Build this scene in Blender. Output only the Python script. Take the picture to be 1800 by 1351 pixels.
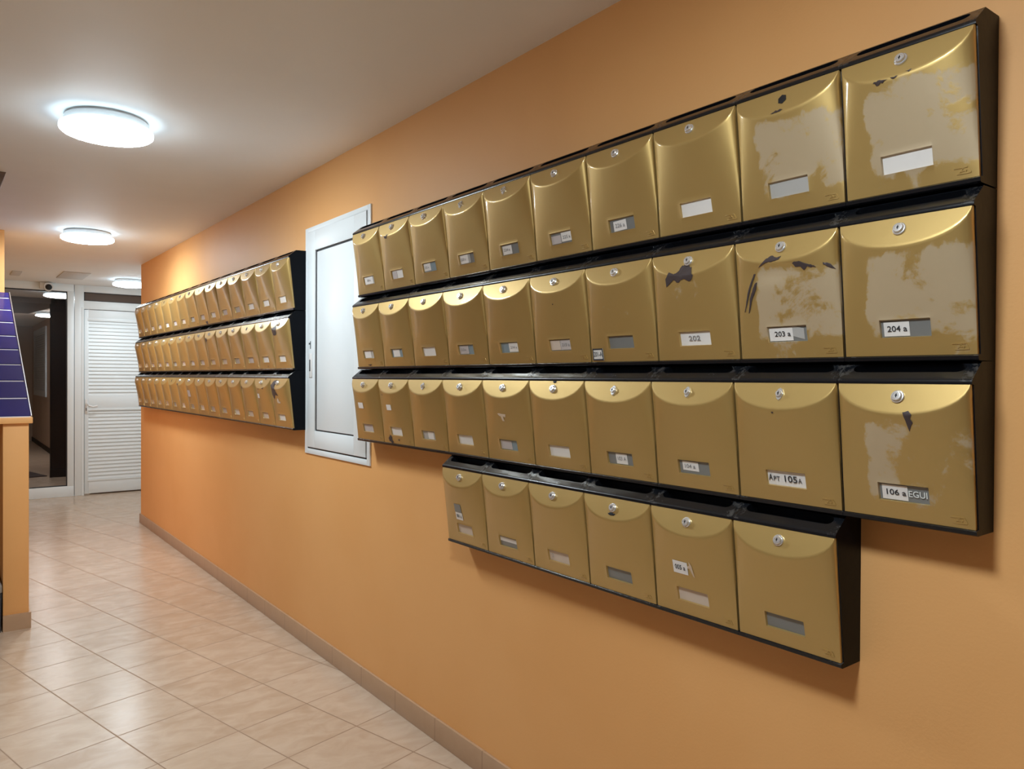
import bpy, bmesh, math, random
from mathutils import Vector, Matrix

for o in list(bpy.data.objects):
    bpy.data.objects.remove(o, do_unlink=True)
S = bpy.context.scene
COL = S.collection
U = 0.26                      # one mailbox width in metres

def W(X, Y, Z):
    """survey units (mailbox widths; 0,0,0 = door fronts, right end of the near bank, eye level) -> metres"""
    return Vector(((X - 0.41) * U, Y * U, (Z + 5.706) * U))

# ------------------------------------------------------------------ camera, world, exposure
cd = bpy.data.cameras.new('camera')
cam = bpy.data.objects.new('camera', cd)
COL.objects.link(cam)
cd.sensor_width = 36.0
cd.lens = 36.0 * 1305.634 / 1800.0
cd.clip_start = 0.02
r_ = Vector((0.792736, -0.609541, 0.005376)); u_ = Vector((0.000663, 0.009682, 0.999953)); f_ = Vector((0.609565, 0.792695, -0.008079))
m = Matrix((r_, u_, -f_)).transposed().to_4x4()
m.translation = W(-5.789422, -2.181242, 0)
cam.matrix_world = m
S.camera = cam

wd = bpy.data.worlds.new('world'); S.world = wd
wd.use_nodes = True
wd.node_tree.nodes['Background'].inputs[0].default_value = (0.9, 0.95, 1, 1)
wd.node_tree.nodes['Background'].inputs[1].default_value = 0.02
S.view_settings.view_transform = 'Standard'
S.view_settings.look = 'None'
S.view_settings.exposure = 0.17
S.view_settings.gamma = 1.0
S.view_settings.use_curve_mapping = False
LAMP_POWER = 92.0
LAMP_COLOUR = (0.83, 0.94, 1.0)

# ------------------------------------------------------------------ materials
class N:
    def __init__(s, name):
        s.m = bpy.data.materials.new(name); s.m.use_nodes = True
        s.t = s.m.node_tree; s.b = s.t.nodes['Principled BSDF']
    def n(s, typ, **k):
        x = s.t.nodes.new(typ)
        for a, v in k.items(): setattr(x, a, v)
        return x
    def l(s, a, b): s.t.links.new(a, b)
    def math(s, op, a, b=None, c=None, clamp=False):
        x = s.n('ShaderNodeMath', operation=op, use_clamp=clamp)
        for i, v in enumerate((a, b, c)):
            if v is None: continue
            if isinstance(v, (int, float)): x.inputs[i].default_value = v
            else: s.l(v, x.inputs[i])
        return x.outputs[0]
    def ss(s, v, lo, hi, olo=0.0, ohi=1.0):
        x = s.n('ShaderNodeMapRange', interpolation_type='SMOOTHSTEP')
        s.l(v, x.inputs[0])
        for i, q in enumerate((lo, hi, olo, ohi)): x.inputs[i + 1].default_value = q
        return x.outputs[0]
    def noise(s, vec, scale, detail=4.0, rough=0.55, dist=0.0):
        x = s.n('ShaderNodeTexNoise')
        x.inputs['Scale'].default_value = scale; x.inputs['Detail'].default_value = detail
        x.inputs['Roughness'].default_value = rough; x.inputs['Distortion'].default_value = dist
        if vec is not None: s.l(vec, x.inputs['Vector'])
        return x.outputs['Fac']
    def mix(s, f, a, b):
        x = s.n('ShaderNodeMix', data_type='RGBA')
        if isinstance(f, (int, float)): x.inputs[0].default_value = f
        else: s.l(f, x.inputs[0])
        for i, v in ((6, a), (7, b)):
            if isinstance(v, tuple): x.inputs[i].default_value = (*v, 1)
            else: s.l(v, x.inputs[i])
        return x.outputs[2]
    def bump(s, h, strength, dist=0.01):
        x = s.n('ShaderNodeBump'); x.inputs['Strength'].default_value = strength; x.inputs['Distance'].default_value = dist
        s.l(h, x.inputs['Height']); s.l(x.outputs[0], s.b.inputs['Normal'])
    def obj(s): return s.n('ShaderNodeTexCoord').outputs['Object']
    def set(s, **k):
        nm = dict(col='Base Color', rough='Roughness', metal='Metallic', spec='Specular IOR Level', coat='Coat Weight', coatr='Coat Roughness', emis='Emission Strength', emcol='Emission Color')
        for a, v in k.items():
            i = s.b.inputs[nm[a]]
            if isinstance(v, (int, float)): i.default_value = v
            elif isinstance(v, tuple): i.default_value = (*v, 1)
            else: s.l(v, i)
        return s

def plain(name, col, rough=0.5, metal=0.0, **k):
    return N(name).set(col=col, rough=rough, metal=metal, **k).m

def wall_paint(name, a, b, rough=0.55, bump=0.12):
    q = N(name); v = q.obj()
    big = q.noise(v, 1.3, 3); fine = q.noise(v, 140, 2)
    q.set(col=q.mix(q.ss(big, 0.35, 0.7), a, b), rough=rough, spec=0.35)
    q.bump(q.math('ADD', q.math('MULTIPLY', big, 0.6), q.math('MULTIPLY', fine, 0.12)), bump, 0.02)
    return q.m

M = {}
M['orange'] = wall_paint('orange_wall_paint', (0.86, 0.455, 0.172), (0.83, 0.425, 0.152))
M['ceiling'] = wall_paint('white_ceiling_paint', (0.92, 0.915, 0.90), (0.89, 0.885, 0.87), 0.6, 0.10)
M['brown_wall'] = wall_paint('brown_hall_paint', (0.60, 0.46, 0.36), (0.56, 0.43, 0.33), 0.6)
M['lobby'] = wall_paint('brown_lobby_paint', (0.30, 0.17, 0.075), (0.27, 0.15, 0.065))
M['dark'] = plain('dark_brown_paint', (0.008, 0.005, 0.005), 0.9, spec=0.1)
M['soffit'] = plain('brown_soffit_paint', (0.10, 0.062, 0.042), 0.6)
M['white'] = plain('white_lacquered_aluminium', (0.83, 0.885, 0.905), 0.42)
M['white2'] = plain('white_lamp_plastic', (0.80, 0.79, 0.77), 0.4)
M['gasket'] = plain('black_rubber_gasket', (0.012, 0.016, 0.022), 0.5)
M['gap'] = plain('dark_gap_grey', (0.10, 0.11, 0.12), 0.6)
M['chrome'] = plain('chromed_lock_metal', (0.84, 0.85, 0.86), 0.26, 0.75)
M['keyhole'] = plain('keyhole_black', (0.006, 0.006, 0.008), 0.6)
M['alu'] = plain('satin_aluminium', (0.62, 0.60, 0.60), 0.35, 0.8)  # pale metal standing in for the glare on the blue tile edge
M['ink'] = plain('black_ink', (0.03, 0.03, 0.035), 0.7)
M['ink_faded'] = plain('faded_grey_ink', (0.26, 0.25, 0.25), 0.7)
M['ink_white'] = plain('white_print', (0.75, 0.78, 0.76), 0.6)
M['paper'] = plain('white_paper', (0.80, 0.77, 0.74), 0.45, coat=0.25)
M['paper_beige'] = plain('yellowed_paper', (0.66, 0.55, 0.46), 0.45, coat=0.25)
M['paper_lilac'] = plain('lilac_grey_paper', (0.55, 0.50, 0.49), 0.45, coat=0.25)
M['plastic_grey'] = plain('grey_card_window', (0.20, 0.205, 0.20), 0.3, coat=0.4)
M['plastic_light'] = plain('cloudy_card_window', (0.45, 0.44, 0.42), 0.35, coat=0.3)
M['plastic_blue'] = plain('blue_grey_card', (0.24, 0.31, 0.35), 0.35, coat=0.3)
M['rust'] = plain('bare_dark_metal', (0.060, 0.042, 0.042), 0.5, 0.2)
M['residue'] = plain('torn_paper_residue', (0.62, 0.47, 0.33), 0.7)
M['bin'] = plain('dark_grey_plastic', (0.035, 0.037, 0.045), 0.45)
M['bin_lid'] = plain('light_grey_plastic', (0.26, 0.24, 0.22), 0.5)
M['mat'] = plain('dark_red_brown_mat', (0.050, 0.030, 0.028), 0.9)
M['shutter'] = plain('blue_grey_shutter', (0.72, 0.82, 0.90), 0.6)
M['vent'] = plain('ceiling_hatch_paint', (0.66, 0.64, 0.62), 0.6)

q = N('dark_stained_wood'); v = q.obj()
wv = q.n('ShaderNodeTexNoise'); mp = q.n('ShaderNodeMapping'); mp.inputs['Scale'].default_value = (3, 30, 30)
q.l(v, mp.inputs[0]); q.l(mp.outputs[0], wv.inputs['Vector']); wv.inputs['Scale'].default_value = 2
q.set(col=q.mix(wv.outputs['Fac'], (0.085, 0.035, 0.012), (0.15, 0.065, 0.022)), rough=0.45); M['wood'] = q.m

# gold enamel with worn grey-beige patches; how worn a door is comes from its own "wear" property
q = N('gold_enamel'); v = q.obj()
oi = q.n('ShaderNodeObjectInfo')
off = q.n('ShaderNodeVectorMath', operation='MULTIPLY_ADD'); q.l(oi.outputs['Location'], off.inputs[0])
off.inputs[1].default_value = (3.1, 7.3, 5.7); q.l(v, off.inputs[2])
att = q.n('ShaderNodeAttribute', attribute_type='OBJECT', attribute_name='wear')
wear = att.outputs['Fac']
big = q.noise(off.outputs[0], 7.5, 7, 0.66, 0.5)
fine = q.noise(off.outputs[0], 46, 5, 0.7)
sx = q.n('ShaderNodeSeparateXYZ'); q.l(v, sx.inputs[0])
side = q.ss(sx.outputs[1], 0.055, 0.105, 0.0, 0.40)          # left strip of each door keeps its paint
low = q.ss(sx.outputs[2], 0.03, 0.07, 0.16, 0.0)
flap = q.ss(sx.outputs[2], 0.20, 0.25, 0.0, 0.22)
h = q.math('ADD', q.math('MULTIPLY', big, 0.80), q.math('MULTIPLY', fine, 0.20))
thr = q.math('ADD', q.math('SUBTRACT', 0.80, q.math('MULTIPLY', wear, 0.405)), q.math('ADD', q.math('ADD', side, low), flap))
msk = q.ss(q.math('SUBTRACT', h, thr), -0.015, 0.06)
msk = q.math('MULTIPLY', msk, q.ss(wear, 0.02, 0.08))
msk = q.math('MULTIPLY', msk, 0.80)
tone = q.noise(off.outputs[0], 3.0, 2)
gold = q.mix(tone, (0.57, 0.395, 0.142), (0.52, 0.35, 0.120))
q.set(col=q.mix(msk, gold, (0.50, 0.40, 0.275)), metal=q.math('SUBTRACT', 0.62, q.math('MULTIPLY', msk, 0.45)),
      rough=q.math('ADD', 0.43, q.math('MULTIPLY', msk, 0.10)), coat=q.math('SUBTRACT', 0.60, q.math('MULTIPLY', msk, 0.4)), coatr=0.09)
pits = q.noise(off.outputs[0], 22, 2)
q.bump(q.math('SUBTRACT', q.math('MULTIPLY', pits, 0.25), q.math('MULTIPLY', msk, 0.10)), 0.10, 0.01)
M['gold'] = q.m

# black enamelled body, dusty on its upward faces by the ends of the slot
q = N('black_enamel'); v = q.obj()
sx = q.n('ShaderNodeSeparateXYZ'); q.l(v, sx.inputs[0])
ge = q.n('ShaderNodeNewGeometry'); nz = q.n('ShaderNodeSeparateXYZ'); q.l(ge.outputs['True Normal'], nz.inputs[0])
end = q.ss(q.math('ABSOLUTE', sx.outputs[1]), 0.095, 0.130)
oi = q.n('ShaderNodeObjectInfo'); off = q.n('ShaderNodeVectorMath', operation='ADD'); q.l(oi.outputs['Location'], off.inputs[0]); q.l(v, off.inputs[1])
dn = q.ss(q.noise(off.outputs[0], 60, 6, 0.7), 0.50, 0.64)
dn2 = q.ss(q.noise(off.outputs[0], 25, 6, 0.75), 0.62, 0.72)
dust = q.math('MULTIPLY', q.math('MULTIPLY', q.math('MAXIMUM', q.math('MULTIPLY', dn, end), q.math('MULTIPLY', dn2, 0.5)), q.ss(nz.outputs[2], 0.3, 0.5)), 0.42)
q.set(col=q.mix(dust, (0.0065, 0.0075, 0.010), (0.15, 0.14, 0.13)), rough=q.math('ADD', 0.25, q.math('MULTIPLY', dust, 0.4)), spec=q.ss(q.math('ABSOLUTE', nz.outputs[1]), 0.5, 0.8, 0.45, 0.06))
q.bump(q.noise(off.outputs[0], 30, 2), 0.05, 0.01)
M['black'] = q.m

# floor tiles laid at 14 degrees to the wall
q = N('beige_marbled_floor_tile')
tc = q.n('ShaderNodeTexCoord').outputs['Object']
sub = q.n('ShaderNodeVectorMath', operation='SUBTRACT'); q.l(tc, sub.inputs[0]); sub.inputs[1].default_value = (-1.182 - 0.1066, 3.85, 0)
a = math.radians(14.0)
def dot(vec, scale):
    d = q.n('ShaderNodeVectorMath', operation='DOT_PRODUCT'); q.l(sub.outputs[0], d.inputs[0]); d.inputs[1].default_value = vec
    return q.math('DIVIDE', d.outputs['Value'], scale)
ti = dot((math.cos(a), math.sin(a), 0), 0.340); tj = dot((math.sin(a), -math.cos(a), 0), 0.347)
def edge(t):
    fr = q.math('FRACT', t)
    return q.math('MINIMUM', fr, q.math('SUBTRACT', 1.0, fr))
ed = q.math('MINIMUM', edge(ti), edge(tj))
grout = q.ss(ed, 0.0065, 0.0105, 1.0, 0.0)
cell = q.n('ShaderNodeCombineXYZ'); q.l(q.math('FLOOR', ti), cell.inputs[0]); q.l(q.math('FLOOR', tj), cell.inputs[1])
wn = q.n('ShaderNodeTexWhiteNoise', noise_dimensions='3D'); q.l(cell.outputs[0], wn.inputs[0])
offv = q.n('ShaderNodeVectorMath', operation='MULTIPLY_ADD'); q.l(wn.outputs['Color'], offv.inputs[0]); offv.inputs[1].default_value = (9, 9, 9); q.l(tc, offv.inputs[2])
stc = q.n('ShaderNodeMapping'); stc.inputs['Scale'].default_value = (1.0, 1.7, 1); stc.inputs['Rotation'].default_value = (0, 0, 0.6); q.l(offv.outputs[0], stc.inputs[0])
mar = q.noise(stc.outputs[0], 7, 5, 0.55, 0.6)
mar2 = q.noise(stc.outputs[0], 19, 4, 0.55, 0.4)
tile = q.mix(q.ss(mar, 0.28, 0.82), (0.52, 0.38, 0.27), (0.64, 0.505, 0.39))
tile = q.mix(q.math('MULTIPLY', q.ss(mar2, 0.50, 0.74), 0.35), tile, (0.55, 0.42, 0.31))
tile = q.mix(q.math('MULTIPLY', wn.outputs['Value'], 0.22), tile, (0.70, 0.57, 0.45))
q.set(col=q.mix(grout, tile, (0.33, 0.215, 0.135)), rough=q.math('ADD', q.ss(mar, 0.3, 0.8, 0.22, 0.27), q.math('MULTIPLY', grout, 0.5)), spec=0.62)
hh = q.math('SUBTRACT', q.math('MULTIPLY', q.noise(tc, 7, 2), 0.35), q.math('MULTIPLY', grout, 0.5))
q.bump(hh, 0.12, 0.008)
M['tile'] = q.m

# skirting tiles with a joint every 33 cm
q = N('brown_skirting_tile'); tc = q.obj(); sx = q.n('ShaderNodeSeparateXYZ'); q.l(tc, sx.inputs[0])
along = q.math('ADD', sx.outputs[0], sx.outputs[1])
fr = q.math('FRACT', q.math('DIVIDE', along, 0.335)); fe = q.math('MINIMUM', fr, q.math('SUBTRACT', 1.0, fr))
joint = q.ss(fe, 0.004, 0.010, 1.0, 0.0)
nn = q.noise(tc, 14, 5, 0.6)
q.set(col=q.mix(joint, q.mix(nn, (0.47, 0.295, 0.175), (0.55, 0.36, 0.225)), (0.36, 0.22, 0.13)), rough=0.35)
M['skirting'] = q.m

# glazed blue wall tile rows
q = N('cobalt_blue_glazed_tile'); tc = q.obj()
nn = q.noise(tc, 5, 3)
q.set(col=q.mix(nn, (0.013, 0.013, 0.100), (0.020, 0.019, 0.145)), rough=0.14, spec=0.32)
q.bump(q.noise(tc, 12, 2), 0.06, 0.01)
M['blue'] = q.m
M['blue_grout'] = plain('pale_tile_grout', (0.72, 0.66, 0.70), 0.7)

q = N('lamp_diffuser_glow')
q.set(col=(0.9, 0.9, 0.9), rough=0.4, emcol=LAMP_COLOUR, emis=LAMP_POWER)
M['glow'] = q.m
q = N('lamp_diffuser_glow_dim'); q.set(col=(0.9, 0.9, 0.9), rough=0.4, emcol=LAMP_COLOUR, emis=LAMP_POWER * 0.42); M['glow_dim'] = q.m
q = N('lamp_diffuser_glow_hall'); q.set(col=(0.9, 0.9, 0.9), rough=0.4, emcol=(0.86, 0.94, 1.0), emis=LAMP_POWER * 1.1); M['glow_hall'] = q.m
q = N('lamp_rim_glow'); q.set(col=(0.9, 0.9, 0.9), rough=0.4, emcol=(0.60, 0.83, 1.0), emis=5.2); M['rim'] = q.m
q = N('lamp_sensor_grey'); q.set(col=(0.5, 0.5, 0.5), rough=0.4, emcol=LAMP_COLOUR, emis=0.72); M['sensor'] = q.m

q = N('tinted_glass')
tr = q.n('ShaderNodeBsdfTransparent'); tr.inputs[0].default_value = (0.66, 0.63, 0.61, 1)
gl = q.n('ShaderNodeBsdfGlossy'); gl.inputs['Roughness'].default_value = 0.22
fr = q.n('ShaderNodeFresnel'); fr.inputs[0].default_value = 1.25
mx = q.n('ShaderNodeMixShader'); q.l(fr.outputs[0], mx.inputs[0]); q.l(tr.outputs[0], mx.inputs[1]); q.l(gl.outputs[0], mx.inputs[2])
q.l(mx.outputs[0], q.t.nodes['Material Output'].inputs[0])
M['glass'] = q.m

# ------------------------------------------------------------------ mesh helpers
def tag(o, label=None, cat=None, group=None, kind=None):
    if label: o['label'] = label
    if cat: o['category'] = cat
    if group: o['group'] = group
    if kind: o['kind'] = kind
    return o

def empty(name, loc, rz=0.0):
    o = bpy.data.objects.new(name, None); COL.objects.link(o)
    o.empty_display_size = 0.05; o.location = loc; o.rotation_euler = (0, 0, rz)
    return o

def link(name, me, parent=None):
    o = bpy.data.objects.new(name, me); COL.objects.link(o)
    if parent is not None: o.parent = parent
    return o

def finish(bm, name, mats, smooth=None, recalc=True):
    if recalc: bmesh.ops.recalc_face_normals(bm, faces=bm.faces)
    me = bpy.data.meshes.new(name); bm.to_mesh(me); bm.free()
    for x in (mats if isinstance(mats, (list, tuple)) else [mats]): me.materials.append(x)
    if smooth is not None:
        for p in me.polygons: p.use_smooth = True
        if smooth < 180: me.set_sharp_from_angle(angle=math.radians(smooth))
    return me

def add_box(bm, lo, hi, mi=0, bevel=0.0):
    lo, hi = Vector(lo), Vector(hi)
    lo, hi = Vector(map(min, lo, hi)), Vector(map(max, lo, hi))
    vs = [bm.verts.new((x, y, z)) for x in (lo.x, hi.x) for y in (lo.y, hi.y) for z in (lo.z, hi.z)]
    fs = [bm.faces.new([vs[i] for i in f]) for f in ((0, 1, 3, 2), (4, 6, 7, 5), (0, 4, 5, 1), (2, 3, 7, 6), (0, 2, 6, 4), (1, 5, 7, 3))]
    for f in fs: f.material_index = mi
    if bevel > 0:
        es = list({e for f in fs for e in f.edges})
        r = bmesh.ops.bevel(bm, geom=es, offset=bevel, segments=2, profile=0.5, affect='EDGES')
        for f in r['faces']: f.material_index = mi
    return fs

def box(name, lo, hi, mat, parent=None, bevel=0.0):
    bm = bmesh.new(); add_box(bm, lo, hi, 0, bevel)
    return link(name, finish(bm, name, mat, 30 if bevel else None), parent)

def add_prism(bm, poly, axis, a, b, mi=0):
    """poly of 2-D points in the two other axes (order x<y<z), extruded along axis from a to b"""
    def P(p, t):
        c = list(p); c.insert(axis, t); return Vector(c)
    A = [bm.verts.new(P(p, a)) for p in poly]; B = [bm.verts.new(P(p, b)) for p in poly]
    fs = [bm.faces.new(A), bm.faces.new(B[::-1])]
    n = len(poly)
    for i in range(n): fs.append(bm.faces.new((A[i], A[(i + 1) % n], B[(i + 1) % n], B[i])))
    for f in fs: f.material_index = mi
    return fs

def add_lathe(bm, prof, seg, M4=None, mi=0):
    """profile (r, h) revolved about local z"""
    rings = []
    for r, h in prof:
        if r < 1e-6: rings.append([bm.verts.new((0, 0, h))])
        else: rings.append([bm.verts.new((r * math.cos(2 * math.pi * i / seg), r * math.sin(2 * math.pi * i / seg), h)) for i in range(seg)])
    for A, B in zip(rings, rings[1:]):
        for i in range(seg):
            j = (i + 1) % seg
            if len(A) == 1 and len(B) == 1: continue
            if len(A) == 1: f = bm.faces.new((A[0], B[i], B[j]))
            elif len(B) == 1: f = bm.faces.new((A[i], B[0], A[j]))
            else: f = bm.faces.new((A[i], B[i], B[j], A[j]))
            f.material_index = mi
    if M4 is not None:
        bmesh.ops.transform(bm, matrix=M4, verts=[v for r in rings for v in r])

def struct(o): o['kind'] = 'structure'; return o
def ubox(name, a, b, mat, parent=None, bevel=0.0): return box(name, W(*a), W(*b), mat, parent, bevel)

# ------------------------------------------------------------------ room shell
ZF, ZC = -5.706, 4.3514
YC, YE = 29.65, 38.5            # wall corner, end wall
struct(ubox('floor', (-15, -13, ZF - 0.6), (5, 76, ZF), M['tile']))
struct(ubox('ceiling', (-15, -13, ZC), (5, 76, ZC + 0.6), M['ceiling']))
struct(ubox('wall_right', (0.41, -12, ZF), (1.0, YC, ZC), M['orange']))
struct(ubox('wall_left', (-15, -12, ZF), (-14.4, 24.7, ZC), M['lobby']))
struct(ubox('wall_back', (-15, -12.6, ZF), (1.0, -12, ZC), M['lobby']))
bm = bmesh.new()
add_box(bm, W(1.0, YC - 0.5, ZF), W(4.6, YC, ZC)); add_box(bm, W(4.0, YC, ZF), W(4.6, YE, ZC))
struct(link('wall_recess', finish(bm, 'wall_recess', M['ceiling'])))
struct(ubox('wall_pillar', (-15, 24.7, ZF), (-4.28, YE + 0.3, ZC), M['orange']))
# skirting
BT = 0.36 * U
bm = bmesh.new(); lo = W(0.41, -12, ZF); hi = W(0.41, YC + 0.04, ZF)
add_box(bm, (lo.x - 0.011, lo.y, 0), (lo.x + 0.001, hi.y, BT), 0, 0.0025)
add_box(bm, (lo.x - 0.011, hi.y - 0.011, 0), (0.6, hi.y + 0.002, BT))
struct(link('baseboard_right', finish(bm, 'baseboard_right', M['skirting'], 30)))

# ------------------------------------------------------------------ end wall: glazed screen, louvred door
fy0, fy1 = YE * U, (YE + 0.28) * U
def ex(X): return (X - 0.41) * U
def ez(Z): return (Z + 5.706) * U
def frame_boxes(bm, rects, y0, y1, bevel=0.003):
    for (xa, za, xb, zb) in rects: add_box(bm, (ex(xa), y0, ez(za)), (ex(xb), y1, ez(zb)), 0, bevel)
win = struct(empty('window_1', (ex(-2.5), fy0, 0)))
def put(name, bm, mats, root, smooth=30):
    bmesh.ops.translate(bm, verts=bm.verts, vec=-root.location)
    return link(name, finish(bm, name, mats, smooth), root)
bm = bmesh.new()
frame_boxes(bm, [(-4.28, 4.0, -0.77, 4.3514), (-4.28, -5.706, -0.77, -5.21), (-1.045, -5.21, -0.77, 4.0), (-4.28, -5.21, -4.1, 4.0)], fy0, fy1)
put('frame', bm, M['white'], win)
bm = bmesh.new()
for (xa, za, xb, zb) in [(-4.1, 3.95, -1.045, 4.0), (-4.1, -5.21, -1.045, -5.17), (-1.085, -5.21, -1.045, 4.0)]:
    add_box(bm, (ex(xa), fy0 + 0.012, ez(za)), (ex(xb), fy0 + 0.03, ez(zb)))
put('gasket', bm, M['gasket'], win)
bm = bmesh.new(); add_box(bm, (ex(-4.1), fy0 + 0.03, ez(-5.21)), (ex(-1.045), fy0 + 0.036, ez(4.0)))
put('pane', bm, M['glass'], win, None)

dr = struct(empty('door_1', (ex(0.9), fy0, 0)))
bm = bmesh.new()
frame_boxes(bm, [(-0.745, -5.706, -0.36, 4.3514), (-0.36, 4.03, 4.0, 4.3514), (-0.36, 3.22, 4.0, 3.61), (2.85, -5.706, 4.0, 3.22)], fy0, fy1)
frame_boxes(bm, [(-0.45, -5.706, -0.36, 3.3)], fy0 - 0.006, fy0, 0)
put('frame', bm, M['white'], dr)
bm = bmesh.new(); add_box(bm, (ex(-0.36), fy0 + 0.03, ez(3.61)), (ex(4.0), fy0 + 0.036, ez(4.03)))
put('transom_pane', bm, M['soffit'], dr, None)
bm = bmesh.new()
for (xa, za, xb, zb) in [(-0.36, 4.0, 4, 4.03), (-0.36, 3.61, 4, 3.64), (-0.36, 3.61, -0.32, 4.03)]:
    add_box(bm, (ex(xa), fy0 + 0.012, ez(za)), (ex(xb), fy0 + 0.03, ez(zb)))
put('gasket', bm, M['gasket'], dr)
bm = bmesh.new()
LX0, LX1 = -0.33, 2.82
y0, y1 = fy0 + 0.008, fy0 + 0.048
frame_boxes(bm, [(LX0, -5.64, -0.16, 3.19), (2.62, -5.64, LX1, 3.19), (-0.16, 2.76, 2.62, 3.19), (-0.16, -1.58, 2.62, -0.96), (-0.16, -5.64, 2.62, -5.04)], y0, y1, 0.002)
frame_boxes(bm, [(-0.20, 2.66, 2.66, 2.80), (-0.20, -5.06, 2.66, -4.98), (-0.20, -1.66, 2.66, -1.56)], y0 - 0.006, y0, 0.002)
put('leaf', bm, M['white'], dr)
for z0, z1, n in ((-0.96, 2.70, 21), (-4.98, -1.62, 19)):
    bm = bmesh.new()
    for i in range(n):
        zc = z0 + (i + 0.5) * (z1 - z0) / n
        h = (z1 - z0) / n
        # slat: leaning blade with a rounded outer lip
        ya, yb = y0 + 0.004, y0 + 0.030
        poly = [(ya, ez(zc - 0.52 * h)), (ya - 0.001, ez(zc - 0.36 * h)), (ya + 0.012, ez(zc + 0.62 * h)), (ya + 0.016, ez(zc + 0.60 * h)), (ya + 0.008, ez(zc - 0.50 * h))]
        add_prism(bm, poly, 0, ex(-0.17), ex(2.63))
    add_box(bm, (ex(-0.16), y0 + 0.034, ez(z0)), (ex(2.62), y0 + 0.037, ez(z1)))
    put('louvre_panel', bm, M['white'], dr, None)
bm = bmesh.new()
add_box(bm, (ex(-0.315), y0 - 0.008, ez(-1.80)), (ex(-0.205), y0, ez(-1.10)), 0, 0.003)
bmesh.ops.translate(bm, verts=bm.verts, vec=(0, 0, 0))
hp = [(-0.26, -0.012, -1.33), (-0.26, -0.05, -1.34), (-0.20, -0.058, -1.40), (0.0, -0.058, -1.47), (0.19, -0.054, -1.43)]
prev = None
for k, (X, dy, Z) in enumerate(hp):
    c = Vector((ex(X), y0 + dy, ez(Z))); r = 0.010
    if k < 2: ring = [c + Vector((r * math.cos(t), 0, r * math.sin(t))) for t in [i * math.pi / 4 for i in range(8)]]
    else: ring = [c + Vector((0, 0.7 * r * math.cos(t), r * math.sin(t))) for t in [math.pi - i * math.pi / 4 for i in range(8)]]
    vs = [bm.verts.new(p) for p in ring]
    if prev:
        for i in range(8): bm.faces.new((prev[i], prev[(i + 1) % 8], vs[(i + 1) % 8], vs[i]))
    else: bm.faces.new(vs)
    prev = vs
bm.faces.new(prev[::-1])
h_ = put('handle', bm, M['white2'], dr, 50)
bm = bmesh.new()
add_box(bm, (ex(-0.275), y0 - 0.0095, ez(-1.66)), (ex(-0.245), y0 - 0.007, ez(-1.52)))
put('keyhole', bm, M['keyhole'], dr, None)

# ------------------------------------------------------------------ dim hall beyond the glass
struct(ubox('wall_hall_right', (0.6, 47.3, ZF), (1.1, 76, ZC), M['brown_wall']))
struct(ubox('wall_hall_end', (-10, 75.4, ZF), (1.1, 76, ZC), M['brown_wall']))
struct(ubox('wall_hall_left', (-9.6, YE + 0.3, ZF), (-9, 76, ZC), M['brown_wall']))
struct(ubox('wall_hall_near', (-0.1, YE + 0.29, ZF), (4.6, YE + 0.6, 3.4), M['brown_wall']))
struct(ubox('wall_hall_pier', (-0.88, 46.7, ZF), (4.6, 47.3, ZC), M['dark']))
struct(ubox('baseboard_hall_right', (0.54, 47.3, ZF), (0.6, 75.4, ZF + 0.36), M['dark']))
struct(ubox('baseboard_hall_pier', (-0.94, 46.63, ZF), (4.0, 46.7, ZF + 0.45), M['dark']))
bm = bmesh.new()
poly = [tuple(W(x, y, 0).xy) for x, y in ((-9, 46.7), (-0.5, 46.7), (-0.58, 49.6), (-1.27, 55.4), (-9, 55.4))]
add_prism(bm, poly, 2, ez(4.05), ez(ZC))
struct(link('trim_1', finish(bm, 'trim_1', M['soffit'])))
bm = bmesh.new()
rt = empty('louvred_shutter', W(0.6, 68.5, -1.6))
for (ya, za, yb, zb) in [(64.2, -1.6, 64.7, 3.8), (72.6, -1.6, 73.1, 3.8), (64.7, -1.6, 72.6, -1.2), (64.7, 3.4, 72.6, 3.8)]:
    add_box(bm, W(0.5, ya, za), W(0.6, yb, zb))
put('frame', bm, M['shutter'], rt)
bm = bmesh.new()
for i in range(26):
    z = -1.2 + 4.6 * (i + 0.5) / 26
    add_prism(bm, [(ex(0.50), ez(z - 0.09)), (ex(0.49), ez(z - 0.06)), (ex(0.58), ez(z + 0.10)), (ex(0.59), ez(z + 0.07))], 1, 64.7 * U, 72.6 * U)
put('slats', bm, M['shutter'], rt, None)
tag(rt, 'blue grey louvred shutter on the dim wall seen through the glass', 'shutter')
bm = bmesh.new()
poly = [tuple(W(x, y, 0).xy) for x, y in ((-1.0, 47.4), (-1.75, 50.6), (-3.6, 50.2), (-2.8, 47.0))]
add_prism(bm, poly, 2, 0.0, 0.012)
tag(link('floor_mat', finish(bm, 'floor_mat', M['mat'])), 'dark brown mat on the floor behind the glass screen', 'mat')

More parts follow.
